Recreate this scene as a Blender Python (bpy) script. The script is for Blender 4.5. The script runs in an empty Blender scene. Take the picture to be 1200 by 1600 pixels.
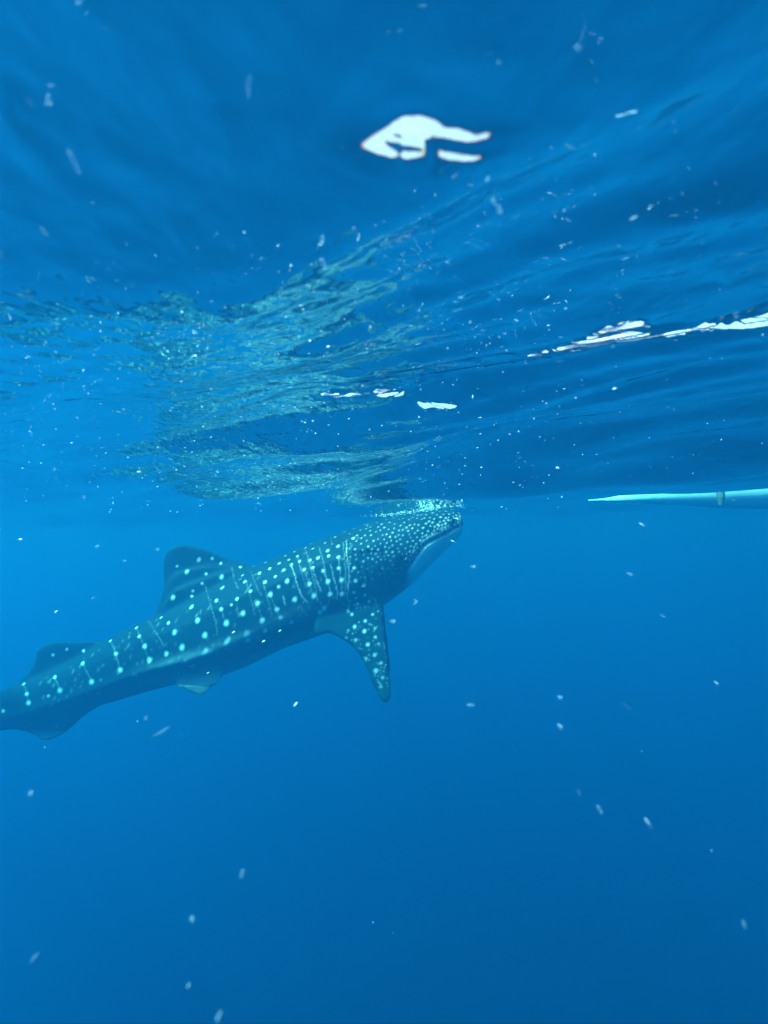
import bpy, bmesh, math
import numpy as np
from mathutils import Vector, Matrix

S = bpy.context.scene
C = S.collection
rng = np.random.RandomState(11)

# ------------------------------------------------------------------ camera
DEPTH = 0.35                    # the lens is this far below the mean water level
FPX = 1050.0                    # focal length in pixels of the 1200 x 1600 photograph
cam = bpy.data.objects.new('camera', bpy.data.cameras.new('camera'))
C.objects.link(cam)
S.camera = cam
cam.location = (0, 0, -DEPTH)
cam.data.sensor_fit = 'VERTICAL'
cam.data.sensor_height = 24
cam.data.lens = 24 * FPX / 1600
cam.data.clip_start = 0.02
cam.data.clip_end = 2000
cam.data.dof.use_dof = True          # focused on the shark: specks near the lens go soft
cam.data.dof.focus_distance = 6.0
cam.data.dof.aperture_fstop = 3.2
cam.rotation_euler = (Matrix.Rotation(math.radians(92.05), 4, 'X') @ Matrix.Rotation(math.radians(-1.4), 4, 'Z')).to_euler()
CR = np.array(cam.rotation_euler.to_matrix())
CP = np.array(cam.location)

# ------------------------------------------------------------------ sky and sun
world = bpy.data.worlds.new('World')
S.world = world
world.use_nodes = True
nt = world.node_tree
sky = nt.nodes.new('ShaderNodeTexSky')
sky.sky_type = 'NISHITA'
sky.sun_disc = False
SUN_EL, SUN_AZ = math.radians(60), math.radians(-126)
sky.sun_elevation = SUN_EL
sky.sun_rotation = SUN_AZ
sky.dust_density = 5
sky.ozone_density = .5
nt.nodes['Background'].inputs[1].default_value = 0.11
nt.links.new(sky.outputs[0], nt.nodes['Background'].inputs[0])
sun = bpy.data.objects.new('sun', bpy.data.lights.new('sun', 'SUN'))
C.objects.link(sun)
sun.data.energy = 3.8
sun.data.angle = math.radians(0.5)
sun.data.color = (1, 0.95, 0.87)
sun.rotation_euler = Vector((math.sin(SUN_AZ) * math.cos(SUN_EL), math.cos(SUN_AZ) * math.cos(SUN_EL),
                             math.sin(SUN_EL))).to_track_quat('Z', 'Y').to_euler()

# ------------------------------------------------------------------ exposure and sampling
vs = S.view_settings
vs.view_transform = 'Standard'
vs.look = 'None'
vs.gamma = 1
vs.use_curve_mapping = False
vs.exposure = 2.78
cy = S.cycles
cy.use_denoising = True
cy.volume_bounces = 2
cy.max_bounces = 8
cy.transparent_max_bounces = 12
cy.glossy_bounces = 3


# ------------------------------------------------------------------ helpers
def at(px, py, y):
    """Place at distance y in front of the camera plane (metres) seen at that spot of the photograph."""
    v = np.stack([(np.asarray(px, float) - 600) / FPX * y, (800 - np.asarray(py, float)) / FPX * y,
                  -np.ones_like(np.asarray(px, float)) * y], -1)
    return v @ CR.T + CP


def pix(P):
    v = (P - CP) @ CR
    return 600 + FPX * v[..., 0] / -v[..., 2], 800 - FPX * v[..., 1] / -v[..., 2]


def spline(pts, n):
    """Open Catmull-Rom through pts, n samples per span."""
    P = np.asarray(pts, float)
    P = np.vstack([2 * P[0] - P[1], P, 2 * P[-1] - P[-2]])
    t = np.linspace(0, 1, n, endpoint=False)[:, None]
    out = []
    for i in range(1, len(P) - 2):
        a, b, c, d = P[i - 1], P[i], P[i + 1], P[i + 2]
        out.append(.5 * (2 * b + (c - a) * t + (2 * a - 5 * b + 4 * c - d) * t ** 2 + (3 * b - a - 3 * c + d) * t ** 3))
    out.append(P[-2][None])
    return np.vstack(out)


def mesh_np(name, V, F):
    V = np.asarray(V, np.float32)
    F = np.asarray(F, np.int32)
    me = bpy.data.meshes.new(name)
    me.vertices.add(len(V))
    me.vertices.foreach_set('co', V.ravel())
    k = F.shape[1]
    me.loops.add(F.size)
    me.loops.foreach_set('vertex_index', F.ravel())
    me.polygons.add(len(F))
    me.polygons.foreach_set('loop_start', np.arange(len(F), dtype=np.int32) * k)
    me.update(calc_edges=True)
    me.polygons.foreach_set('use_smooth', np.ones(len(F), bool))
    return me


def link(name, me, mat, parent=None):
    o = bpy.data.objects.new(name, me)
    C.objects.link(o)
    if mat is not None:
        me.materials.append(mat)
    if parent is not None:
        o.parent = parent
    return o


def tag(o, label=None, cat=None, group=None, kind=None):
    for k, v in (('label', label), ('category', cat), ('group', group), ('kind', kind)):
        if v:
            o[k] = v
    return o


def material(name):
    m = bpy.data.materials.new(name)
    m.use_nodes = True
    return m, m.node_tree, m.node_tree.nodes['Principled BSDF']


def smooth(a, b, x):
    t = np.clip((x - a) / (b - a), 0, 1)
    return t * t * (3 - 2 * t)


def poly_sd(px, py, poly):
    """Signed distance to a polygon in pixels, positive inside."""
    P = np.asarray(poly, float)
    d = np.full(px.shape, 1e9)
    ins = np.zeros(px.shape, bool)
    for a, b in zip(P, np.roll(P, -1, 0)):
        ab = b - a
        t = np.clip(((px - a[0]) * ab[0] + (py - a[1]) * ab[1]) / (ab @ ab + 1e-9), 0, 1)
        d = np.minimum(d, np.hypot(px - a[0] - t * ab[0], py - a[1] - t * ab[1]))
        c = (a[1] > py) != (b[1] > py)
        ins ^= c & (px < (b[0] - a[0]) * (py - a[1]) / (b[1] - a[1] + 1e-12) + a[0])
    return np.where(ins, d, -d)


def vnoise(x, y, seed):
    """Smooth value noise, -1..1."""
    r = np.random.RandomState(seed).uniform(-1, 1, (256, 256))
    xi, yi = np.floor(x).astype(int), np.floor(y).astype(int)
    fx, fy = x - xi, y - yi
    fx, fy = fx * fx * (3 - 2 * fx), fy * fy * (3 - 2 * fy)
    g = lambda i, j: r[(xi + i) & 255, (yi + j) & 255]
    return (g(0, 0) * (1 - fx) + g(1, 0) * fx) * (1 - fy) + (g(0, 1) * (1 - fx) + g(1, 1) * fx) * fy


# ------------------------------------------------------------------ the sea: surface
az = np.radians(np.concatenate([np.arange(-180, -48, 2.0), np.arange(-48, 48, 0.17), np.arange(48, 180.1, 2.0)]))
ratio = 1.011
rad = [0.06]
while rad[-1] < 150:
    r_ = rad[-1]
    rad.append(r_ + (0.0034 if .45 < r_ < 2.3 else r_ * ratio + 0.0006 - r_))
rad = np.array(rad)
A, R = np.meshgrid(az, rad)
X, Y = R * np.sin(A), R * np.cos(A)
cell = np.maximum(R * (ratio - 1), 0.004)
Z = np.zeros_like(X)
wr = np.random.RandomState(5)
NW = 70
for i in range(NW):
    L = 0.07 * (5 / 0.07) ** (i / (NW - 1.0))
    k = 2 * math.pi / L
    am_k = .7 if L < .4 else 1
    th = math.radians(48) + wr.normal() * (0.35 + 0.35 * (L < 0.4))
    am = am_k * 0.0024 * L ** 0.95 * (1 + 1.1 * (L > 0.6))
    fade = np.exp(-(cell / L * 2.2) ** 2)
    # ripples come in patches
    if L < 0.4:
        fade = fade * (0.35 + 0.9 * smooth(-.3, .5, vnoise(X * 1.3 + i * .7, Y * 1.3, 40 + i % 5)))
    Z += am * np.sin(k * (X * math.sin(th) + Y * math.cos(th)) + wr.rand() * 6.28) * fade

Z *= 0.4 + 0.6 * smooth(0.4, 1.1, R)           # calm right above the lens
Z *= 1 + 0.45 * smooth(1.4, 3.0, R) * (1 - .8 * smooth(4, 6, R))
Z -= 0.065 * np.exp(-((X - .4) / 3.0) ** 2 - ((Y - 8.2) / 3.0) ** 2)   # water drawn down where the shark sucks it in

# long low crests that run from the upper right of the view towards the far left
ga, gb = (np.array([(px_ - 600) / (838 - py_) * .0 + (px_ - 600) * DEPTH / (838 - py_), FPX * DEPTH / (838 - py_)]) for px_, py_ in ((1200, 70), (640, 385)))
u_ = (gb - ga) / np.linalg.norm(gb - ga)
dist_ = (X - ga[0]) * -u_[1] + (Y - ga[1]) * u_[0]          # across the crests
if dist_[len(rad) // 2, len(az) // 2] < 0:
    dist_ = -dist_
right = smooth(-.5, .25, X) * smooth(.5, 1.2, R) * (1 - smooth(2.5, 5, R))
warp = dist_ + .05 * vnoise(X * 2.1, Y * 2.1, 61)
fold = smooth(-.16, -.02, X) * (1 - smooth(1.5, 2.6, R))
Z += fold * .0072 * (np.tanh(warp / .058) - np.tanh((warp - .03) / .13))
Z += right * (.0085 * np.sin(2 * math.pi * warp / .38) + .0045 * np.sin(2 * math.pi * warp / .171 + 1.0))

def calm(polys, keep, spread):
    """Smooth the chop where a single clean wavelet stands."""
    global Z
    px, py = pix(np.stack([X, Y, Z], -1))
    for poly in polys:
        p = np.asarray(poly, float)
        sel = (Y > .12) & (px > p[:, 0].min() - 3 * spread) & (px < p[:, 0].max() + 3 * spread) & (py > p[:, 1].min() - 2 * spread) & (py < p[:, 1].max() + 2 * spread)
        w = smooth(-spread, 0, poly_sd(px[sel], py[sel], poly)) * (1 - keep)
        Z[sel] -= w * (Z[sel] - Z[sel].mean())


# steep wavelets whose faces open a window to the sky
BLOB = [(560, 226), (580, 215), (600, 205), (612, 193), (628, 183), (655, 180), (680, 190), (710, 200), (740, 208),
        (772, 208), (765, 217), (742, 226), (720, 222), (695, 218), (670, 219), (665, 222), (677, 235), (675, 243),
        (655, 248), (635, 250), (612, 247), (585, 241)]
WISP = [(683, 236), (700, 239), (720, 242), (745, 245), (768, 242), (750, 253), (725, 255), (700, 251), (687, 246)]
STRIP = [(820, 557), (860, 546), (885, 538), (930, 520), (965, 506), (1005, 502), (1020, 510), (1060, 507), (1120, 502),
         (1135, 510), (1165, 498), (1200, 490), (1260, 480), (1260, 500), (1200, 508), (1160, 513), (1120, 514), (1060, 522),
         (1010, 530), (960, 534), (915, 546), (870, 552)]
LINE1 = [(478, 623), (512, 614), (520, 612), (560, 613), (590, 608), (638, 612), (620, 618), (560, 622), (515, 623)]
LINE2 = [(612, 635), (640, 630), (665, 630), (690, 632), (720, 633), (705, 639), (670, 637), (640, 639)]


def wavelet(polys, slope, soft, rough, run, seed=77, grain=0, clean=1, holes=()):
    """Give the sheet a wavelet whose falling face fills the outlines as seen from the lens.
    The face is built outwards ring by ring; the water rises by half the drop before it and by half after it."""
    global Z
    p = np.vstack(polys)
    x0, y0 = p.min(0) - 40
    gx, gy = np.meshgrid(np.arange(x0, p[:, 0].max() + 40), np.arange(y0, p[:, 1].max() + 40))
    M = np.zeros(gx.shape)
    nz_ = rough * (vnoise(gx / 15. + gy / 5., gy / 3.4 + gx / 40., seed) + .8 * vnoise(gx / 6. + gy / 3., gy / 1.9 - gx / 30., seed + 1) + .3)
    for poly in polys:
        M = np.maximum(M, smooth(-soft, soft, poly_sd(gx, gy, poly) + nz_))
    for poly in holes:
        M = M * (1 - .75 * smooth(-2.5, 2.5, poly_sd(gx, gy, poly)))
    if grain:
        M = M * (1 + grain * (vnoise(gx / 17. + 3, gy / 11., seed + 5) - .25))
    base = Z.copy()
    dr = np.diff(rad, prepend=rad[0])
    pre = np.zeros_like(Z)
    for it in range(4):
        h = base[0].copy()
        zz = np.empty_like(Z)
        ms = np.zeros_like(Z)
        off = np.zeros(len(az))
        for k in range(len(rad)):
            pt = np.stack([X[k], Y[k], base[k] + pre[k] + off], -1)
            px, py = pix(pt)
            ix = np.clip(np.round(px - x0), 0, gx.shape[1] - 1).astype(int)
            iy = np.clip(np.round(py - y0), 0, gx.shape[0] - 1).astype(int)
            mk = np.where(Y[k] > .12, M[iy, ix], 0)
            if k:
                own = base[k] - base[k - 1] + pre[k] - pre[k - 1]
                off = off - mk * (slope * dr[k] + clean * own)
            zz[k] = base[k] + pre[k] + off
            ms[k] = mk
        tot = np.maximum(-off / slope, 0)
        hit = tot > 1e-6
        mid = np.where(hit, (ms * R * dr[:, None]).sum(0) / np.maximum((ms * dr[:, None]).sum(0), 1e-9), 1.0)
        kz = np.exp(-.5 * (np.arange(-36, 37) / 12.0) ** 2)
        kz /= kz.sum()
        sm = np.convolve(tot, kz, 'same')
        half = .5 * sm
        wgt = np.convolve(tot, kz, 'same')
        mid = np.where(wgt > 1e-7, np.convolve(np.where(hit, mid, 0) * tot, kz, 'same') / np.maximum(wgt, 1e-9), 1)
        d = R - mid[None]
        pre = slope * (half[None] * smooth(-run, 0, d + half[None]) + (tot - half)[None] * smooth(0, run, d - half[None]))
    # keep the face crisp, let the water around it settle sideways
    delta = zz - base
    soft_d = np.apply_along_axis(lambda q: np.convolve(q, kz, 'same'), 1, delta)
    near_m = np.apply_along_axis(lambda q: np.convolve(q, np.ones(17) / 17, 'same'), 0, np.clip(ms * 3, 0, 1))
    near_m = np.apply_along_axis(lambda q: np.convolve(q, np.ones(11) / 11, 'same'), 1, near_m)
    near_m = smooth(0, .5, near_m)
    Z = base + soft_d + (delta - soft_d) * near_m


calm([BLOB], .2, 90)
calm([STRIP], .4, 40)
Z += 0.045 * smooth(0.15, 0.85, R)             # the lens is in the trough of a long low swell
wavelet([BLOB, WISP], 0.37, 9, .8, 0.45, grain=.2, holes=[[(596, 222), (622, 223), (640, 229), (662, 232), (664, 238), (640, 240), (612, 234)], [(608, 212), (630, 219), (655, 222), (668, 219), (655, 217), (632, 214), (612, 207)]])


def chop(poly, a, b, lam, slope, soft, ragged, seed):
    """A train of short steep ripples inside the outline; crests lie along the line a-b of the photograph."""
    global Z
    px, py = pix(np.stack([X, Y, Z], -1))
    p = np.asarray(poly, float)
    sel = (Y > .12) & (px > p[:, 0].min() - 30) & (px < p[:, 0].max() + 30) & (py > p[:, 1].min() - 30) & (py < p[:, 1].max() + 30)
    qx, qy, ax_, ay_ = px[sel], py[sel], X[sel], Y[sel]
    g = [np.array([(u - 600) * DEPTH / (838 - v), FPX * DEPTH / (838 - v)]) for u, v in (a, b)]
    e = (g[1] - g[0]) / np.linalg.norm(g[1] - g[0])
    across = -(ax_ - g[0][0]) * e[1] + (ay_ - g[0][1]) * e[0]
    along = (ax_ - g[0][0]) * e[0] + (ay_ - g[0][1]) * e[1]
    if e[0] < 0:
        across = -across
    ph = across / lam + .55 * vnoise(along * 9, across * 14, seed) + .22 * vnoise(along * 26, across * 40, seed + 1)
    f = ph - np.floor(ph)
    saw = np.where(f < .64, .5 - f / .64, -.5 + (f - .64) / .36)
    sd = poly_sd(qx, qy, poly) + ragged * (vnoise(along * 24, across * 60, seed + 2) + .25)
    w = smooth(-soft, soft, sd) * (.8 + .35 * vnoise(along * 14, across * 50, seed + 3))
    Z[sel] += slope * .64 * lam * saw * w


chop(STRIP, (820, 557), (1200, 495), .034, 1.05, 3, 2.5, 131)
chop(LINE1, (478, 623), (638, 609), .042, 1.15, 2, 2, 141)
chop(LINE2, (612, 636), (720, 633), .042, 1.15, 2, 2, 151)
DARK = [[(0, 118), (25, 130), (70, 152), (130, 185), (200, 225), (275, 266), (262, 280), (215, 262), (170, 250), (100, 210), (50, 195), (20, 180), (0, 170)],
        [(20, 185), (50, 200), (80, 225), (100, 250), (80, 255), (50, 235), (28, 215)], [(0, 434), (40, 440), (60, 450), (30, 452), (0, 446)]]
wavelet(DARK, 0.05, 10, 5, 0.4, 91, clean=0)

n, m_ = len(az), len(rad)
I = np.arange(n * m_).reshape(m_, n)
F = np.stack([I[:-1, :-1], I[:-1, 1:], I[1:, 1:], I[1:, :-1]], -1).reshape(-1, 4)
mt = bpy.data.materials.new('water_surface')
mt.use_nodes = True
t = mt.node_tree
t.nodes.clear()
out = t.nodes.new('ShaderNodeOutputMaterial')
add = t.nodes.new('ShaderNodeAddShader')
tr = t.nodes.new('ShaderNodeBsdfTransparent')
gl = t.nodes.new('ShaderNodeBsdfGlossy')
gl.inputs['Roughness'].default_value = 0.0
geo = t.nodes.new('ShaderNodeNewGeometry')
mp = t.nodes.new('ShaderNodeMapping')
mp.inputs['Rotation'].default_value = (0, 0, math.radians(45))
mp.inputs['Scale'].default_value = (1, 0.45, 1)
t.links.new(geo.outputs['Position'], mp.inputs[0])
n1 = t.nodes.new('ShaderNodeTexNoise')
n1.inputs['Scale'].default_value = 18
n1.inputs['Detail'].default_value = 2
n1.inputs['Roughness'].default_value = 0.55
t.links.new(mp.outputs[0], n1.inputs['Vector'])
n2 = t.nodes.new('ShaderNodeTexNoise')
n2.inputs['Scale'].default_value = 4.5
n2.inputs['Detail'].default_value = 2
t.links.new(mp.outputs[0], n2.inputs['Vector'])
hs = t.nodes.new('ShaderNodeMath')
hs.operation = 'MULTIPLY_ADD'
hs.inputs[1].default_value = 1.6
t.links.new(n2.outputs[0], hs.inputs[0])
t.links.new(n1.outputs[0], hs.inputs[2])
bp = t.nodes.new('ShaderNodeBump')
bp.inputs['Strength'].default_value = 1.0
bp.inputs['Distance'].default_value = 0.005
t.links.new(hs.outputs[0], bp.inputs['Height'])
cc = t.nodes.new('ShaderNodeCombineColor')
for i, ior in enumerate((1.318, 1.333, 1.350)):       # water bends blue a little more than red
    f = t.nodes.new('ShaderNodeFresnel')
    f.inputs[0].default_value = ior
    t.links.new(bp.outputs[0], f.inputs['Normal'])
    t.links.new(f.outputs[0], cc.inputs[i])
inv = t.nodes.new('ShaderNodeInvert')
t.links.new(cc.outputs[0], inv.inputs[1])
t.links.new(inv.outputs[0], tr.inputs[0])
t.links.new(cc.outputs[0], gl.inputs[0])
t.links.new(bp.outputs[0], gl.inputs['Normal'])
t.links.new(tr.outputs[0], add.inputs[0])
t.links.new(gl.outputs[0], add.inputs[1])
t.links.new(add.outputs[0], out.inputs[0])
surf = link('water_surface', mesh_np('water_surface', np.stack([X, Y, Z], -1).reshape(-1, 3), F), mt)
tag(surf, 'rippled underside of the sea surface mirroring the blue below', kind='structure')

# ------------------------------------------------------------------ the sea: its murky blue body
bm = bmesh.new()
bmesh.ops.create_cube(bm, size=1)
hme = bpy.data.meshes.new('haze')
bm.to_mesh(hme)
bm.free()
vm = bpy.data.materials.new('sea_water')
vm.use_nodes = True
t = vm.node_tree
t.nodes.clear()
out = t.nodes.new('ShaderNodeOutputMaterial')
vc = t.nodes.new('ShaderNodeVolumeCoefficients')
vc.inputs['Absorption Coefficients'].default_value = (0.30, 0.060, 0.034)
vc.inputs['Scatter Coefficients'].default_value = (0.0010, 0.0290, 0.0675)
vc.inputs['Anisotropy'].default_value = 0.70
t.links.new(vc.outputs[0], out.inputs['Volume'])
haze = link('haze', hme, vm)
haze.scale = (290, 290, 90)
haze.location = (0, 0, -45 + 0.3)
tag(haze, 'clear deep blue sea water fading into the distance', kind='stuff')

# ------------------------------------------------------------------ whale shark
# paired points on back and belly, in the photograph, with half-width (m)
SEC = [((720, 814), (722, 826), .10), ((718, 803), (721, 832), .22), ((709, 796), (714, 842), .33), ((690, 793), (697, 858), .42),
       ((660, 795), (671, 884), .48), ((630, 801), (645, 910), .50), ((590, 811), (610, 938), .51), ((550, 826), (575, 960), .50),
       ((500, 844), (535, 979), .49), ((450, 864), (490, 996), .48), ((400, 884), (440, 1014), .46), ((350, 907), (387, 1040), .43),
       ((300, 934), (330, 1060), .38), ((255, 957), (280, 1068), .33), ((210, 976), (232, 1080), .27), ((165, 1001), (185, 1094), .22),
       ((120, 1028), (137, 1108), .18), ((75, 1049), (88, 1122), .155), ((35, 1066), (42, 1134), .14), ((0, 1080), (5, 1141), .125),
       ((-40, 1097), (-38, 1148), .10), ((-80, 1114), (-80, 1152), .07), ((-105, 1126), (-107, 1153), .04)]


def y_axis(px):
    """Distance of the body's middle plane from the camera (m): a slow bend along the spine."""
    s = np.clip((722 - np.asarray(px, float)) / 900, -.2, 1.6)
    return 8.0 + 0.06 * np.sin(s * 5) - 0.18 * np.minimum(s, 1) ** 2 + 1.1 * smooth(.86, 1.12, s)     # the tail fin swings away


def mirror(P, y0):
    """Reflect points in the body's middle plane."""
    v = (P - CP) @ CR
    v[..., 2] = -2 * y0 - v[..., 2]
    return v @ CR.T + CP


top = spline([s[0] for s in SEC], 6)
bot = spline([s[1] for s in SEC], 6)
hw = np.interp(np.linspace(0, len(SEC) - 1, len(top)), np.arange(len(SEC)), [s[2] for s in SEC])
hw = np.convolve(np.pad(hw, 3, mode='edge'), np.ones(7) / 7, 'valid')
NA = 72
ang = np.linspace(0, 2 * math.pi, NA, endpoint=False)
V = []
for i in range(len(top)):
    t_, b_ = top[i], bot[i]
    y0 = float(y_axis((t_[0] + b_[0]) / 2))
    T, B = at(t_[0], t_[1], y0), at(b_[0], b_[1], y0)
    mid, half = (T + B) / 2, (T - B) / 2
    fr = i / (len(top) - 1.0)
    ex = 0.92
    ca, sa = np.cos(ang), np.sin(ang)
    cz = np.sign(ca) * np.abs(ca) ** ex
    sy = np.sign(sa) * np.abs(sa) ** ex
    grow = np.ones(NA)
    # ridges along the flank and the keel of the tail stalk
    tail = smooth(.42, .62, fr)
    a0 = np.abs(np.arctan2(sa, ca))
    body = smooth(.2, .35, fr)
    grow += .14 * tail * np.exp(-((a0 - 1.86) / .11) ** 2)
    grow += .042 * body * (1 - .4 * tail) * np.exp(-((a0 - 1.15) / .07) ** 2)
    grow += .03 * body * (1 - tail) * np.exp(-((a0 - .62) / .06) ** 2)
    V.append(mid + half * (cz * grow)[:, None] + np.array([0, 1, 0]) * (sy * grow * hw[i] * 1.14)[:, None])
V = np.vstack(V)
nr = len(top)
F3 = []
for i in range(nr - 1):
    a = i * NA + np.arange(NA)
    b = i * NA + (np.arange(NA) + 1) % NA
    F3 += list(zip(a, b, b + NA)) + list(zip(a, b + NA, a + NA))
c0, c1 = len(V), len(V) + 1
V = np.vstack([V, V[:NA].mean(0), V[-NA:].reshape(NA, 3).mean(0)])
for j in range(NA):
    F3.append((c0, (j + 1) % NA, j))
    F3.append((c1, (nr - 1) * NA + j, (nr - 1) * NA + (j + 1) % NA))
solids_v, solids_f, nv = [V], [np.array(F3)], len(V)


def add_solid(v, f):
    global nv
    solids_v.append(np.asarray(v))
    solids_f.append(np.asarray(f) + nv)
    nv += len(v)


def fin(outline, yoff, thick, both=False, sag=None):
    """Closed fin from an outline in the photograph; yoff(px, py) is its distance off the body's middle plane."""
    for side in ((-1, 1) if both else (-1,)):
        P = spline(list(outline) + [outline[0]], 5)[:-1]
        yo = np.array([yoff(p[0], p[1]) for p in P])
        y0 = y_axis(P[:, 0])
        W = at(P[:, 0], P[:, 1], y0 - yo)             # as seen, nearer side
        if side > 0:
            W = mirror(W, y0)
        from mathutils.geometry import tessellate_polygon
        tris = np.array(tessellate_polygon([[Vector((p[0], p[1], 0)) for p in P]]))
        k = len(P)
        n_ = np.array([0, 1, 0.0])
        v = np.vstack([W - n_ * thick / 2, W + n_ * thick / 2])
        a2 = np.sum(P[:, 0] * np.roll(P[:, 1], -1) - np.roll(P[:, 0], -1) * P[:, 1])
        f = []
        for q in tris:
            s = np.cross(P[q[1]] - P[q[0]], P[q[2]] - P[q[0]])
            q = q if s < 0 else q[::-1]
            f.append(q)
            f.append(q[::-1] + k)
        for j in range(k):
            j2 = (j + 1) % k
            if a2 > 0:
                f += [(j, j2, j2 + k), (j, j2 + k, j + k)]
            else:
                f += [(j2, j, j + k), (j2, j + k, j2 + k)]
        add_solid(v, f)


DORSAL = [(410, 890), (385, 881), (372, 878), (352, 872), (325, 860), (310, 855), (295, 852), (277, 853), (265, 858), (258, 868), (255, 886),
          (256, 913), (252, 935), (246, 951), (246, 972), (300, 965), (370, 930)]
DORSAL2 = [(175, 1006), (160, 1000), (140, 1001), (110, 1001), (85, 1003), (66, 1009), (57, 1020), (54, 1034), (44, 1050), (32, 1064),
           (40, 1080), (90, 1070), (140, 1045), (178, 1025)]
ANAL = [(178, 1090), (142, 1112), (121, 1129), (101, 1146), (85, 1154), (72, 1158), (60, 1153), (48, 1147), (30, 1141), (10, 1138), (20, 1120),
        (80, 1100), (150, 1080)]
PECT = [(575, 905), (594, 930), (599, 960), (603, 1000), (608, 1045), (611, 1080), (609, 1094), (602, 1099), (594, 1092), (584, 1073), (574, 1048),
        (562, 1024), (548, 1008), (530, 996), (512, 990), (492, 991), (495, 970), (530, 930)]
PELV = [(350, 1050), (345, 1062), (330, 1075), (318, 1086), (308, 1087), (290, 1078), (272, 1067), (285, 1050), (320, 1040)]
CAUD = [(-85, 1110), (-120, 1085), (-160, 1020), (-205, 930), (-235, 900), (-232, 940), (-205, 1040), (-180, 1110), (-172, 1140), (-178, 1200),
        (-190, 1260), (-170, 1250), (-130, 1200), (-95, 1160)]
fin(DORSAL, lambda x, y: 0, .08)
DBASE = [(415, 893), (385, 886), (350, 884), (310, 888), (278, 897), (264, 915), (258, 940), (250, 960), (300, 965), (370, 930)]
fin(DBASE, lambda x, y: 0, .17)
fin([(400, 893), (360, 892), (310, 908), (275, 925), (262, 955), (300, 965), (370, 930)], lambda x, y: 0, .30)
fin(DORSAL2, lambda x, y: 0, .05)
fin(ANAL, lambda x, y: 0, .05)
fin(CAUD, lambda x, y: 0, .06)
fin(PECT, lambda x, y: .42 + .20 * (y - 930) / 165, .072, both=True)
fin(PELV, lambda x, y: .25 + .12 * (y - 1050) / 35, .05, both=True)

raw = link('whale_shark', mesh_np('raw_body', np.vstack(solids_v), np.vstack(solids_f)), None)
md = raw.modifiers.new('remesh', 'REMESH')
md.mode = 'VOXEL'
md.voxel_size = 0.024
md = raw.modifiers.new('smooth', 'SMOOTH')
md.iterations = 7
md.factor = 0.5
md = raw.modifiers.new('sub', 'SUBSURF')
md.levels = md.render_levels = 1
dg = bpy.context.evaluated_depsgraph_get()
body_me = bpy.data.meshes.new_from_object(raw.evaluated_get(dg))
body_me.name = 'whale_shark'
raw.modifiers.clear()
raw.data = body_me
shark = raw
N = len(body_me.vertices)
co = np.empty(N * 3, np.float32)
body_me.vertices.foreach_get('co', co)
co = co.reshape(-1, 3).astype(float)
no = np.empty(N * 3, np.float32)
body_me.vertices.foreach_get('normal', no)
no = no.reshape(-1, 3)
print('shark verts', N)
ymid = y_axis(pix(co)[0])
depth_c = -((co - CP) @ CR)[:, 2]
near = depth_c < ymid
cm = co.copy()                                   # far half folded onto the near half: markings are alike on both flanks
cm[~near] = mirror(co[~near], ymid[~near])
U, W = pix(cm)
# middle of the body in the photograph's side view
order = np.argsort(top[:, 0])
ty = np.interp(U, top[order, 0], top[order, 1])
order = np.argsort(bot[:, 0])
by = np.interp(U, bot[order, 0], bot[order, 1])
rel = (W - ty) / (by - ty)                       # 0 back .. 1 belly

spots = []                                       # px, py, radius px, stretch along the column, strength


def sp(x, y, r, el=1.0, s=1.0):
    spots.append((x, y, r, el, s))


def line(pts, r=1.1, s=.5, step=1.6):
    r, s = r * 1.05, s * .85
    P = spline(pts, 24)
    acc = 0
    last = P[0]
    for q in P:
        acc += np.hypot(*(q - last))
        last = q
        if acc >= step:
            acc = 0
            sp(q[0] + rng.normal() * .15, q[1], r * rng.uniform(.75, 1.15), 1, s * rng.uniform(.55, 1.1))


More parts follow.
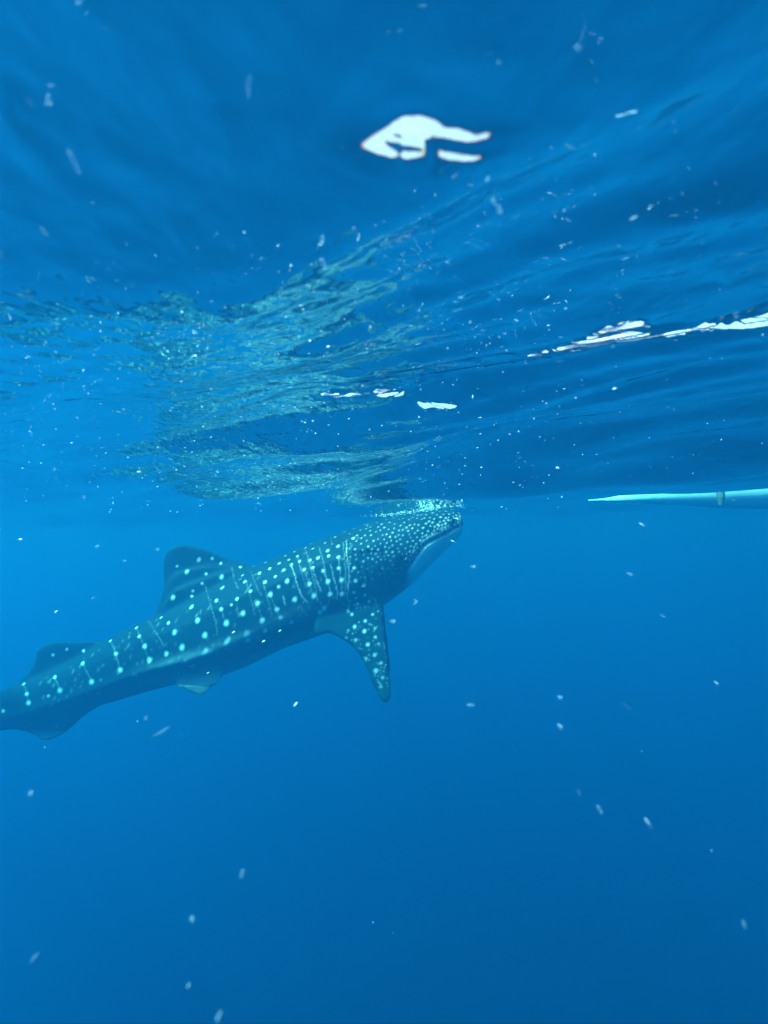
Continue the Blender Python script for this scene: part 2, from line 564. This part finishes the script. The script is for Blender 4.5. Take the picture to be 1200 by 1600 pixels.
# columns of spots, copied from the photograph
for x, y, r in ((5, 1111, 2.6), (37, 1069, 2.2), (42, 1084, 2.9), (45, 1098, 3.6), (76, 1087, 2), (86, 1058, 2.8), (94, 1079, 3.7), (105, 1015, 1.6),
                (83, 1023, 2), (130, 1016, 2.4), (129, 1036, 3.2), (143, 1065, 3.9), (173, 1001, 2.2), (181, 1022, 3.2), (188, 1047, 4),
                (213, 981, 2.2), (218, 994, 2.6), (226, 1009, 3.3), (233, 1032, 3.9), (252, 965, 2.1), (263, 973, 2.4), (273, 988, 3.3),
                (284, 1011, 3.9), (260, 1022, 3.2), (271, 934, 3.3), (277, 885, 1.8), (292, 894, 3.2), (310, 874, 3.0), (331, 873, 2.2),
                (345, 880, 1.8), (322, 896, 2.2), (315, 911, 1.9), (299, 948, 3.0), (299, 932, 2.1), (309, 970, 3.4), (320, 992, 3.9), (301, 923, 1.5),
                (346, 901, 3.0), (347, 918, 3.1), (338, 938, 2.8), (345, 952, 2.9), (353, 973, 3.9), (361, 945, 1.7), (376, 886, 1.8), (379, 899, 2.1),
                (383, 909, 2.5), (371, 936, 2.7), (380, 958, 3.4), (391, 924, 2.5), (397, 884, 1.9), (405, 895, 2.3), (414, 909, 2.7), (402, 943, 3.2),
                (410, 970, 3.7), (415, 986, 3.3), (415, 879, 1.8), (421, 888, 2), (430, 901, 1.9), (422, 928, 3.4), (432, 953, 3.3), (438, 966, 3.4),
                (455, 972, 3.0), (430, 871, 1.8), (436, 880, 2.1), (443, 891, 2.4), (449, 908, 3.0), (461, 936, 3.4), (436, 917, 2.2),
                (446, 868, 1.3), (451, 874, 1.3), (455, 882, 2.2), (460, 862, 1.7), (464, 869, 1.7), (468, 877, 2.1), (475, 890, 2.7), (483, 913, 3),
                (490, 931, 3.4), (484, 875, 2), (488, 887, 2.1), (497, 872, 2.7), (505, 892, 2.7), (512, 909, 3.2), (516, 929, 3.2), (486, 850, 1.7),
                (489, 857, 1.8), (512, 860, 2.5), (513, 869, 2.2), (506, 842, 1.7), (508, 848, 1.4), (524, 833, 1.8), (524, 839, 1.5), (528, 853, 2.6),
                (529, 870, 2.6), (529, 888, 2.5), (533, 907, 3.0), (534, 928, 3.0), (538, 831, 1.4), (552, 841, 2.2), (553, 888, 2), (555, 907, 2.7),
                (553, 925, 2.3), (568, 915, 2.2), (570, 930, 2.3), (557, 934, 1.9), (514, 832, 1.2), (478, 856, 1.4), (500, 957, 3.4), (507, 950, 3.4)):
    big = 1.35 if r > 2.9 and x > 190 else 1.1
    r += max(0, 2.7 - r) * .35
    sp(x, y, r, big, .72 if (x, y) in ((455, 972), (500, 957)) else (.75 if y < 915 and x < 340 else 1))
for x, y, r, s in ((386, 992, 4.2, .9), (387, 1000, 4, .7), (354, 1004, 4, .7), (357, 999, 3, .6), (322, 1018, 3.6, .6), (318, 1021, 3, .5), (300, 1040, 3.4, .55),
                   (290, 1033, 2.6, .4), (342, 1057, 4, .5), (322, 1061, 4.2, .5), (312, 1065, 3.4, .4), (280, 1052, 2, .4), (256, 1070, 2.2, .35)):
    sp(x, y, r, 1.5, s)
# pectoral fin
for x, y, r, s in ((518, 983, 2.4, .9), (537, 975, 2.8, .9), (554, 979, 2.7, 1), (569, 986, 2.9, 1), (559, 943, 2.6, 1), (562, 957, 2.7, 1), (571, 970, 2.4, .9),
                   (544, 954, 2.4, .9), (550, 960, 2.2, .8), (576, 939, 2.1, .8), (580, 949, 2.2, .7), (583, 960, 2.2, .7), (575, 1007, 2.9, .8),
                   (556, 999, 2.4, .6), (586, 982, 2.2, .6), (587, 995, 2.4, .7), (545, 985, 1.8, .5), (585, 1023, 2.8, .55), (595, 1036, 2.4, .5),
                   (587, 1048, 3.4, .6), (572, 1029, 2.4, .4), (598, 1059, 2.6, .4), (594, 1072, 2.4, .3), (592, 1006, 2.1, .4), (546, 948, 1.5, .6),
                   (553, 946, 1.6, .6), (566, 962, 1.5, .5), (570, 948, 1.6, .6), (541, 997, 2, .4), (560, 972, 1.3, .5), (578, 975, 1.5, .5)):
    sp(x, y, r, 1.15, s)
for k in range(80):
    v = rng.uniform(940, 1075)
    lo = np.interp(v, [940, 990, 1010, 1050, 1090], [540, 540, 556, 580, 597])
    sp(rng.uniform(lo, 601 + (v - 940) * .05), v, rng.uniform(1.0, 1.5), 1.2, rng.uniform(.2, .45))
# thin pale lines between the columns
for pts, s in (([(455, 882), (462, 905), (470, 928), (481, 942)], .75), ([(488, 887), (496, 910), (502, 925)], .6), ([(516, 880), (522, 905), (527, 925), (526, 938)], .6),
               ([(541, 842), (542, 868), (545, 900), (543, 935), (548, 940)], .8), ([(529, 870), (533, 907), (534, 928), (531, 938)], .35),
               ([(505, 892), (512, 909), (516, 929), (512, 945), (505, 952), (500, 940)], .45), ([(442, 930), (446, 945)], .8), ([(468, 945), (474, 956), (479, 962)], .4),
               ([(362, 885), (366, 905), (372, 920)], .3), ([(320, 912), (326, 935), (334, 962), (340, 990)], .3), ([(392, 890), (400, 915), (408, 930)], .25),
               ([(230, 968), (245, 990), (256, 1010)], .3), ([(173, 1001), (181, 1022), (188, 1047)], .35), ([(129, 1036), (137, 1052), (143, 1065)], .4),
               ([(37, 1069), (42, 1084), (45, 1098)], .3), ([(213, 981), (222, 1003), (233, 1032)], .3), ([(86, 1058), (94, 1079)], .4), ([(576, 925), (586, 938), (590, 955)], .55),
               ([(345, 952), (353, 973)], .25), ([(402, 943), (410, 970)], .25), ([(422, 928), (432, 953), (438, 966)], .25), ([(475, 890), (490, 931)], .25),
               ([(497, 850), (506, 880), (510, 905)], .35), ([(536, 845), (539, 880), (540, 915), (538, 935)], .4), ([(478, 858), (485, 885), (492, 915), (497, 940)], .35), ([(464, 866), (470, 890), (478, 918)], .3), ([(410, 905), (418, 935), (425, 962)], .3), ([(384, 905), (392, 935), (398, 962)], .25), ([(516, 838), (519, 850)], .4), ([(474, 855), (479, 864)], .3)):
    line(pts, 1.15, s)
# close-set small spots on head and gills
pts = []
tries = 0
while tries < 9000:
    tries += 1
    x = rng.uniform(545, 716)
    ta = np.interp(x, top[::-1, 0], top[::-1, 1])
    jaw = np.interp(x, [545, 575, 610, 640, 665, 699, 716], [900, 905, 905, 882, 845, 828, 818])
    y = rng.uniform(ta - 2, jaw)
    f = (x - 545) / 171
    gap = 7.2 - 2.7 * f + 1.2 * (y > 875)
    if all((x - a) ** 2 + (y - b) ** 2 > gap ** 2 for a, b in pts):
        pts.append((x, y))
        e = (jaw - y) / 30
        near_jaw = math.exp(-max(e, 0) ** 2) * smooth(630, 650, x)
        sp(x, y, rng.uniform(1.15, 1.75) + .3 * near_jaw, 1.1, (.62 + .3 * near_jaw) * rng.uniform(.7, 1.1) * (1 - .35 * (y > 880)))
for k in range(110):                             # frayed white edge of the upper lip
    u = rng.rand()
    x = 640 + u * 62
    y = np.interp(x, [638, 665, 699, 705], [882, 845, 828, 824]) + rng.normal() * 4 - 1
    sp(x, y, rng.uniform(1, 1.9), 1.3, rng.uniform(.35, .75))
# faint flecks all over the back
for k in range(150):
    x = rng.uniform(60, 560)
    ta, ba = np.interp(x, top[::-1, 0], top[::-1, 1]), np.interp(x, bot[::-1, 0], bot[::-1, 1])
    sp(x, ta + (ba - ta) * rng.uniform(.05, .8), rng.uniform(1, 2.2), 2.2, rng.uniform(.06, .2))

white = np.zeros(N)
mpp = 8.0 / FPX                                  # metres per pixel of the side view
facing = (no * (co - CP)).sum(1) < 0
nearidx = np.where(near & facing)[0]
Un, Wn = U[nearidx], W[nearidx]
axis_dir = np.array([-.42, .91])                 # columns run across the body
for x, y, r, el, s in spots:
    d2 = (Un - x) ** 2 + (Wn - y) ** 2
    j = np.argmin(d2)
    if d2[j] > 40:
        continue
    c = cm[nearidx[j]]
    sel = np.where((np.abs(U - x) < 6 * r + 6) & (np.abs(W - y) < 6 * r + 6))[0]
    q = cm[sel] - c
    du, dv = (U[sel] - x), (W[sel] - y)
    along = du * -.35 + dv * .94
    across2 = np.maximum((q ** 2).sum(1) / mpp ** 2 - along ** 2, 0)
    d = np.sqrt(across2 + (along / el) ** 2)
    k = 1 - smooth(r * .25, r * 1.4, d)
    white[sel] = np.maximum(white[sel], k * s)

skin = np.array([.004, .020, .030])
skin2 = np.array([.007, .034, .044])
pale = np.array([.55, .60, .56])
spotc = np.array([.66, .66, .66])
mott = np.clip(.5 + .45 * vnoise(U / 14., W / 10., 3) + .35 * vnoise(U / 4.2, W / 5.5, 13) + .2 * vnoise(U / 1.9, W / 2.3, 14), 0, 1)
col = skin + (skin2 - skin) * (mott * (.35 + .65 * np.clip(rel, 0, 1)))[:, None]
# paler lower flank, belly and throat
infin = (rel > 1.06) | (rel < -.06)
bel = smooth(.80, .98, rel + .05 * vnoise(U / 9., W / 7., 9)) * ~infin * smooth(150, 330, U) * (1 - smooth(.28, .42, np.abs(ymid - depth_c)))
band = np.exp(-((rel - .70) / .07) ** 2) * smooth(190, 300, U) * (1 - smooth(440, 520, U)) * ~infin
jl = np.interp(U, [600, 628, 640, 665, 699, 716, 730], [960, 905, 888, 851, 834, 824, 816])
throat = smooth(-2, 5, W - jl) * smooth(632, 646, U)
col = col + (pale - col) * (np.clip(.30 * bel + .22 * band * (.4 + .6 * mott), 0, 1))[:, None]
col = col + (pale * 1.35 - col) * (throat * .95)[:, None]
pelv = smooth(1052, 1075, W) * smooth(280, 300, U) * (1 - smooth(345, 360, U))
col = col + (pale - col) * (.12 * pelv * (.5 + .5 * mott))[:, None]
edge = smooth(1138, 1152, W) * smooth(30, 60, U) * (1 - smooth(100, 120, U))
col = col + (pale - col) * (.3 * edge)[:, None]
lip = np.exp(-((U - 719) / 2.0) ** 2) * (W > 805)
col = col + (pale - col) * np.clip(.6 * lip, 0, 1)[:, None]
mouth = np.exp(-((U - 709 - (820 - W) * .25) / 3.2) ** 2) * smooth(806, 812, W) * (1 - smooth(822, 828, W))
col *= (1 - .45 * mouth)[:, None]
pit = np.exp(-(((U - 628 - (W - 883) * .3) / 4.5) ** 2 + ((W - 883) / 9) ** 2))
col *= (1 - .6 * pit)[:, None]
white *= (1 - throat) * (1 - mouth) * (1 - pit)
white *= 1 - .45 * smooth(.6, .92, no[:, 2])             # shade put into upward-facing spots, dimming the sunlit back and its reflection
col = col + (spotc - col) * np.clip(white, 0, 1)[:, None]

# grooves: gill slits, jaw line and the pit behind the mouth corner, cut into the skin
cut = np.zeros(N)
for gx in (563, 574, 585, 596, 607):
    P = spline([(gx - 10, 862), (gx - 3, 880), (gx + 2, 898), (gx + 6, 914)], 10)
    d = np.full(N, 1e9)
    for q in P:
        d = np.minimum(d, (U - q[0]) ** 2 + (W - q[1]) ** 2)
    cut = np.maximum(cut, .035 * np.exp(-d / 1.8 ** 2))
P = spline([(636, 893), (645, 880), (665, 851), (699, 833), (714, 824)], 20)
d = np.full(N, 1e9)
for q in P:
    d = np.minimum(d, (U - q[0]) ** 2 + (W - q[1]) ** 2)
cut = np.maximum(cut, .022 * np.exp(-d / 2.4 ** 2))
cut = np.maximum(cut, .09 * np.exp(-(((U - 628) / 5) ** 2 + ((W - 883) / 9) ** 2)))
cut = np.maximum(cut, .03 * mouth)
cut[infin & (U < 625) & (rel > 1)] = 0
co -= no * cut[:, None]
body_me.vertices.foreach_set('co', co.astype(np.float32).ravel())
ca = body_me.color_attributes.new('skin', 'FLOAT_COLOR', 'POINT')
ca.data.foreach_set('color', np.hstack([np.clip(col, 0, 1), np.ones((N, 1))]).astype(np.float32).ravel())
body_me.update()
body_me.polygons.foreach_set('use_smooth', np.ones(len(body_me.polygons), bool))
m, t, b = material('spotted_skin')
an = t.nodes.new('ShaderNodeAttribute')
an.attribute_name = 'skin'
t.links.new(an.outputs['Color'], b.inputs['Base Color'])
b.inputs['Roughness'].default_value = .6
b.inputs['Specular IOR Level'].default_value = .03
nz = t.nodes.new('ShaderNodeTexNoise')
nz.inputs['Scale'].default_value = 60
bpn = t.nodes.new('ShaderNodeBump')
bpn.inputs['Strength'].default_value = .35
bpn.inputs['Distance'].default_value = .01
t.links.new(nz.outputs[0], bpn.inputs['Height'])
t.links.new(bpn.outputs[0], b.inputs['Normal'])
body_me.materials.clear()
body_me.materials.append(m)
tag(shark, 'large whale shark with white spots and stripes feeding just under the surface', 'whale shark')

m_eye, t, b = material('dark_eye')
b.inputs['Base Color'].default_value = (.01, .012, .015, 1)
b.inputs['Roughness'].default_value = .2


def ico(sub, r):
    bm = bmesh.new()
    bmesh.ops.create_icosphere(bm, subdivisions=sub, radius=r)
    v = np.array([x.co for x in bm.verts])
    f = np.array([[x.index for x in q.verts] for q in bm.faces])
    bm.free()
    return v, f


ev, ef = ico(3, .022)
j = nearidx[np.argmin((Un - 634) ** 2 + (Wn - 875) ** 2)]
for side in (0, 1):
    c = cm[j].copy()
    if side:
        c = mirror(c, float(y_axis(634)))
    link('eye', mesh_np('eye', ev + c, ef), m_eye, shark)

# ------------------------------------------------------------------ boat hull at the surface, right
m_hull, t, b = material('pale_hull_paint')
nz = t.nodes.new('ShaderNodeTexNoise')
nz.inputs['Scale'].default_value = 2.5
nz.inputs['Detail'].default_value = 4
rp = t.nodes.new('ShaderNodeValToRGB')
rp.color_ramp.elements[0].position = .35
rp.color_ramp.elements[0].color = (.30, .64, .66, 1)
rp.color_ramp.elements[1].position = .62
rp.color_ramp.elements[1].color = (.52, .86, .86, 1)
t.links.new(nz.outputs[0], rp.inputs[0])
t.links.new(rp.outputs[0], b.inputs['Base Color'])
b.inputs['Roughness'].default_value = .5
boat = bpy.data.objects.new('boat', None)
C.objects.link(boat)
bow = Vector((2.35, 7.7, 0))
ax = (Vector((3.7, 6.1, 0)) - bow).normalized()
side = Vector((-ax.y, ax.x, 0))
boat.location = bow
L = 4.2
rows = []
for i in range(41):
    s = i / 40
    dr = .004 + .03 * smooth(0, .1, s) + .14 * smooth(.02, .5, s) + .03 * s                 # draught
    fb = .008 + .25 * smooth(.02, .5, s)                            # freeboard
    bw = .006 + .03 * smooth(0, .1, s) + .30 * smooth(0, .5, s)
    ring = []
    for a in np.linspace(-math.pi / 2, math.pi / 2, 13):
        zz = -max(math.cos(a), 0) ** .4 * dr + (fb * (abs(a) / (math.pi / 2)) ** 3)
        ring.append(ax * (s * L) + side * (math.sin(a) * bw) + Vector((0, 0, zz)))
    rows.append(ring)
    # deck edge closes the section
Vh = np.array([p for r in rows for p in r])
Fh = []
for i in range(40):
    for j in range(12):
        Fh.append((i * 13 + j, i * 13 + j + 1, (i + 1) * 13 + j + 1, (i + 1) * 13 + j))
    Fh.append((i * 13 + 12, i * 13, (i + 1) * 13, (i + 1) * 13 + 12))
hull = link('hull', mesh_np('hull', Vh, Fh), m_hull, boat)
m_dark, t, b = material('dark_gap_tone')
b.inputs['Base Color'].default_value = (.05, .10, .11, 1)
b.inputs['Roughness'].default_value = .8


def rod(name, pts, rad_, mat, parent, seg=10):
    P = spline(pts, 6)
    v = []
    for i, p in enumerate(P):
        tdir = P[min(i + 1, len(P) - 1)] - P[max(i - 1, 0)]
        tdir = tdir / np.linalg.norm(tdir)
        e1 = np.cross(tdir, [0.3, 1, 0.1])
        e1 /= np.linalg.norm(e1)
        e2 = np.cross(tdir, e1)
        r = rad_ if np.isscalar(rad_) else np.interp(i / (len(P) - 1), np.linspace(0, 1, len(rad_)), rad_)
        for a in np.linspace(0, 2 * math.pi, seg, endpoint=False):
            v.append(p + r * (math.cos(a) * e1 + math.sin(a) * e2))
    f = []
    for i in range(len(P) - 1):
        for j in range(seg):
            f.append((i * seg + j, i * seg + (j + 1) % seg, (i + 1) * seg + (j + 1) % seg, (i + 1) * seg + j))
    return link(name, mesh_np(name, v, f), mat, parent)


pp = at(1126, 770, 6.05) - np.array(bow)
rod('dark_gap_post', [pp + np.array([.0, 0, .35]), pp, pp + np.array([.0, 0, -.06]), pp + np.array([.0, 0, -.11])], [.035, .035, .03, .02], m_dark, boat)  # post added to stand in for the dark gap along the hull
tag(boat, 'pale turquoise boat hull floating at the surface on the right', 'boat')

# ------------------------------------------------------------------ foam where the snout breaks the surface
m_foam, t, b = material('white_foam')
b.inputs['Base Color'].default_value = (.85, .88, .88, 1)
b.inputs['Roughness'].default_value = .4
iv, if_ = ico(1, 1)
vv, ff, k = [], [], 0
for i in range(420):
    u = rng.rand() ** .6
    x = 560 + 170 * u
    y = np.interp(x, [560, 600, 650, 700, 730], [807, 805, 799, 790, 787]) + rng.normal() * (1.2 + 1.2 * (rng.rand() < .25))
    yy = 7.5 + .08 * rng.normal()
    r = rng.uniform(.002, .007) * (.6 + .5 * u)
    vv.append(iv * r * np.array([1.6, 1.2, .8]) + at(x, y, yy))
    ff.append(if_ + k)
    k += len(iv)
foam = link('foam', mesh_np('foam', np.vstack(vv), np.vstack(ff)), m_foam)
tag(foam, 'thin line of white foam where the snout meets the surface', kind='stuff')

# ------------------------------------------------------------------ drifting plankton
m_pl, t, b = material('pale_plankton')
b.inputs['Base Color'].default_value = (.28, .52, .64, 1)
b.inputs['Roughness'].default_value = .5
m_soft = bpy.data.materials.new('jelly_plankton')
m_soft.use_nodes = True
t = m_soft.node_tree
t.nodes.clear()
out = t.nodes.new('ShaderNodeOutputMaterial')
df = t.nodes.new('ShaderNodeBsdfDiffuse')
df.inputs[0].default_value = (.25, .60, .72, 1)
tp = t.nodes.new('ShaderNodeBsdfTransparent')
mx = t.nodes.new('ShaderNodeMixShader')
lw = t.nodes.new('ShaderNodeLayerWeight')
lw.inputs[0].default_value = .5
mrn = t.nodes.new('ShaderNodeMapRange')
mrn.interpolation_type = 'SMOOTHSTEP'
mrn.inputs['From Min'].default_value = 0.0
mrn.inputs['From Max'].default_value = .8
mrn.inputs['To Min'].default_value = .15
mrn.inputs['To Max'].default_value = 0
t.links.new(lw.outputs['Facing'], mrn.inputs[0])
t.links.new(mrn.outputs[0], mx.inputs[0])
t.links.new(tp.outputs[0], mx.inputs[1])
t.links.new(df.outputs[0], mx.inputs[2])
t.links.new(mx.outputs[0], out.inputs[0])

pv, pf = ico(2, 1)
hard, softs = [], []
for k in range(6):                               # no two kinds of speck quite alike
    lump = 1 + .30 * np.sin(pv @ rng.normal(size=3) * 2.2 + rng.rand() * 6) + .15 * np.sin(pv @ rng.normal(size=3) * 4.5)
    q = pv * lump[:, None]
    q[:, 0] += .35 * rng.normal() * q[:, 2] ** 2
    for lst, mm in ((hard, m_pl), (softs, m_soft)):
        me_ = mesh_np('plankton', q, pf)
        me_.materials.append(mm)
        lst.append(me_)
# px, py, long px, wide px, lean (deg from upright, clockwise), soft?, distance m
BITS = [(208, 62, 16, 7, -25, 1, .6), (300, 38, 22, 6, -5, 1, .5), (385, 125, 44, 9, -8, 1, .5), (115, 250, 34, 11, -25, 1, .5), (153, 28, 14, 6, -25, 1, .6), (45, 65, 12, 5, -25, 1, .7),
        (105, 147, 10, 3.5, -30, 0, .9), (340, 209, 9, 4, -30, 0, .9), (320, 253, 9, 4, -40, 0, .9), (176, 333, 11, 5, -25, 1, .8), (68, 360, 14, 8, -45, 1, .6), (450, 342, 12, 7, -15, 1, .8),
        (505, 410, 16, 12, -30, 1, .8), (232, 350, 12, 2.5, -25, 0, 1), (217, 340, 6, 2.5, -35, 0, 1), (590, 8, 16, 6, -8, 1, .6), (420, 67, 10, 5, -15, 1, .7), (165, 115, 20, 10, -5, 1, .5),
        (690, 57, 12, 8, 0, 1, .7), (857, 82, 18, 11, 15, 1, .6), (888, 121, 9, 8, 0, 0, .9), (958, 4, 12, 10, 0, 1, .7), (664, 133, 13, 6, -10, 1, .7), (687, 135, 9, 4, -5, 0, .9),
        (1025, 128, 11, 7, 60, 1, .8), (735, 186, 7, 6, 0, 0, 1), (803, 213, 18, 12, 50, 1, .6), (700, 281, 12, 6, 70, 0, .9), (772, 316, 14, 9, -45, 1, .7), (780, 328, 16, 14, 0, 1, .6),
        (990, 200, 12, 8, 20, 1, .8), (1057, 68, 12, 8, 0, 1, .8), (1188, 8, 16, 8, 30, 1, .6), (990, 340, 14, 9, 60, 1, .7), (1050, 224, 12, 8, 30, 1, .8), (912, 261, 10, 6, -60, 1, .8),
        (793, 371, 6, 4, 0, 0, 1.1), (733, 396, 6, 2.5, 10, 0, 1.1), (824, 460, 6, 5, 0, 0, 1.2), (1049, 385, 12, 3, 40, 0, 1), (485, 533, 7, 5, -60, 0, 1.2), (513, 542, 7, 4, 80, 0, 1.2),  # last two stand in for bright glints on the surface
        (575, 379, 7, 4, -40, 0, 1.1), (108, 478, 7, 4, -70, 0, 1.1), (117, 521, 7, 3, -70, 0, 1.2), (218, 738, 9, 5, -80, 0, 1.6), (316, 636, 5, 4, 0, 0, 1.6), (739, 621, 9, 3.5, -5, 0, 1.8),
        (872, 732, 9, 6, -50, 0, 1.4), (961, 607, 8, 4, 80, 0, 1.4), (1003, 820, 14, 3, -62, 0, 1.2), (708, 846, 11, 3, -72, 0, 2.4), (712, 810, 9, 3, 88, 0, 2.4), (1120, 1068, 16, 2.6, -52, 0, 1.1),
        (979, 1103, 22, 3, -50, 1, .9), (876, 1136, 14, 9, -30, 1, .8), (876, 1090, 10, 7, -60, 1, .9), (462, 1100, 10, 5, 40, 0, 1.4), (735, 1101, 14, 6, -80, 1, .9), (1013, 1287, 30, 5.5, -35, 0, .7),
        (937, 1265, 18, 7, -32, 1, .7), (906, 1240, 18, 4, -30, 1, .7), (378, 1365, 18, 8, 18, 1, .6), (300, 1436, 12, 11, 0, 1, .6), (48, 1239, 11, 10, 40, 1, .7), (54, 1495, 26, 7, 38, 1, .6),
        (341, 1588, 24, 10, 28, 1, .5), (1163, 1446, 20, 7, -25, 1, .6), (294, 1540, 12, 7, 30, 1, .6), (254, 1142, 36, 4, 58, 1, .8), (228, 1122, 10, 5, 35, 1, .9), (360, 1094, 0.1, .1, 0, 1, 1), (365, 988, 8, 3, 55, 0, 2.2),
        (412, 1002, 8, 3, 58, 0, 2.2), (437, 986, 7, 3, 60, 0, 2.2), (325, 1052, 7, 3, 50, 0, 2.2), (88, 956, 9, 3, 60, 0, 1.8), (32, 843, 8, 4, 88, 0, 1.8), (152, 853, 8, 5, 70, 1, 1.5), (195, 876, 7, 4, 80, 1, 1.6),
        (145, 934, 7, 3, 60, 1, 1.6), (247, 858, 8, 5, 60, 1, 1.5), (985, 897, 16, 4, -75, 1, 1), (1035, 962, 12, 5, -70, 1, 1), (614, 971, 12, 6, 80, 1, 1), (740, 885, 9, 6, 80, 1, 1.2), (650, 940, 10, 7, 0, 1, 1.1)]
NAMED = {(1013, 1287): 'brightest long thin sliver of plankton slanting in the dark water lower right',
         (1120, 1068): 'fine needle of white plankton slanting at the right edge below the boat hull',
         (708, 846): 'tiny white sliver just under the jaw of the shark',
         (712, 810): 'tiny pale speck right in front of the mouth of the shark',
         (1003, 820): 'short bright white sliver below the pale boat hull',
         (115, 250): 'large blurred milky oval hanging under the rippled surface upper left',
         (385, 125): 'long faint upright blurred streak left of the bright sky window',
         (54, 1495): 'pale slanted sliver near the bottom left corner',
         (341, 1588): 'pale slanted oval at the very bottom edge',
         (254, 1142): 'faint long slanted wisp below the pelvic fin of the shark'}
for x, y, ln, wd, lean, soft, dist in BITS:
    if ln < 1:
        continue
    o = bpy.data.objects.new('plankton', softs[rng.randint(6)] if soft else hard[rng.randint(6)])
    C.objects.link(o)
    o.location = at(x, y, dist)
    e = math.radians(lean)
    # lean is measured clockwise as the camera sees it; the long axis is local Z
    up = CR @ np.array([math.sin(e), math.cos(e), .25])
    o.rotation_euler = Vector(up).to_track_quat('Z', 'Y').to_euler()
    wide = .38 if soft else .30
    o.scale = (wide * wd / FPX * dist, wide * wd / FPX * dist, (wide + .06) * ln / FPX * dist)
    tag(o, NAMED.get((x, y), 'small pale speck of plankton drifting in the blue water'), 'plankton', 'pale plankton specks drifting in the water')

sv, sf = ico(1, 1)
vv, ff, k = [], [], 0
for i in range(300):
    dist = rng.uniform(.7, 4.5) ** 1.0
    x = rng.uniform(-150, 1350)
    y = rng.uniform(-100, 830) if rng.rand() < .88 else rng.uniform(830, 1700)
    p = at(x, y, dist)
    if p[2] > -.015:
        p[2] = -rng.uniform(.012, .05)
        if np.hypot(p[0], p[1]) < .6:
            continue
    r = rng.uniform(.0003, .0008) * (.5 + .45 * dist)
    dvec = rng.normal(size=3)
    dvec /= np.linalg.norm(dvec)
    q = sv * r
    q = q + np.outer(q @ dvec, dvec) * rng.uniform(0, 1.6)
    vv.append(q + p)
    ff.append(sf + k)
    k += len(sv)
for i in range(220):                             # tiny bubbles and surface glitter, both put in as specks under the ripples
    x, y = rng.uniform(20, 900), 800 - 330 * rng.rand() ** 1.6
    dd = np.clip(DEPTH * FPX / (838 - y + 2) * rng.uniform(.75, .97), .8, 7)
    p = at(x, y, dd)
    vv.append(sv * np.array([1.6, 1.2, .8]) * rng.uniform(.00045, .0011) * dd + p)
    ff.append(sf + k)
    k += len(sv)
snow = link('marine_snow', mesh_np('marine_snow', np.vstack(vv), np.vstack(ff)), m_pl)
tag(snow, 'fine pale specks suspended all through the water', kind='stuff')
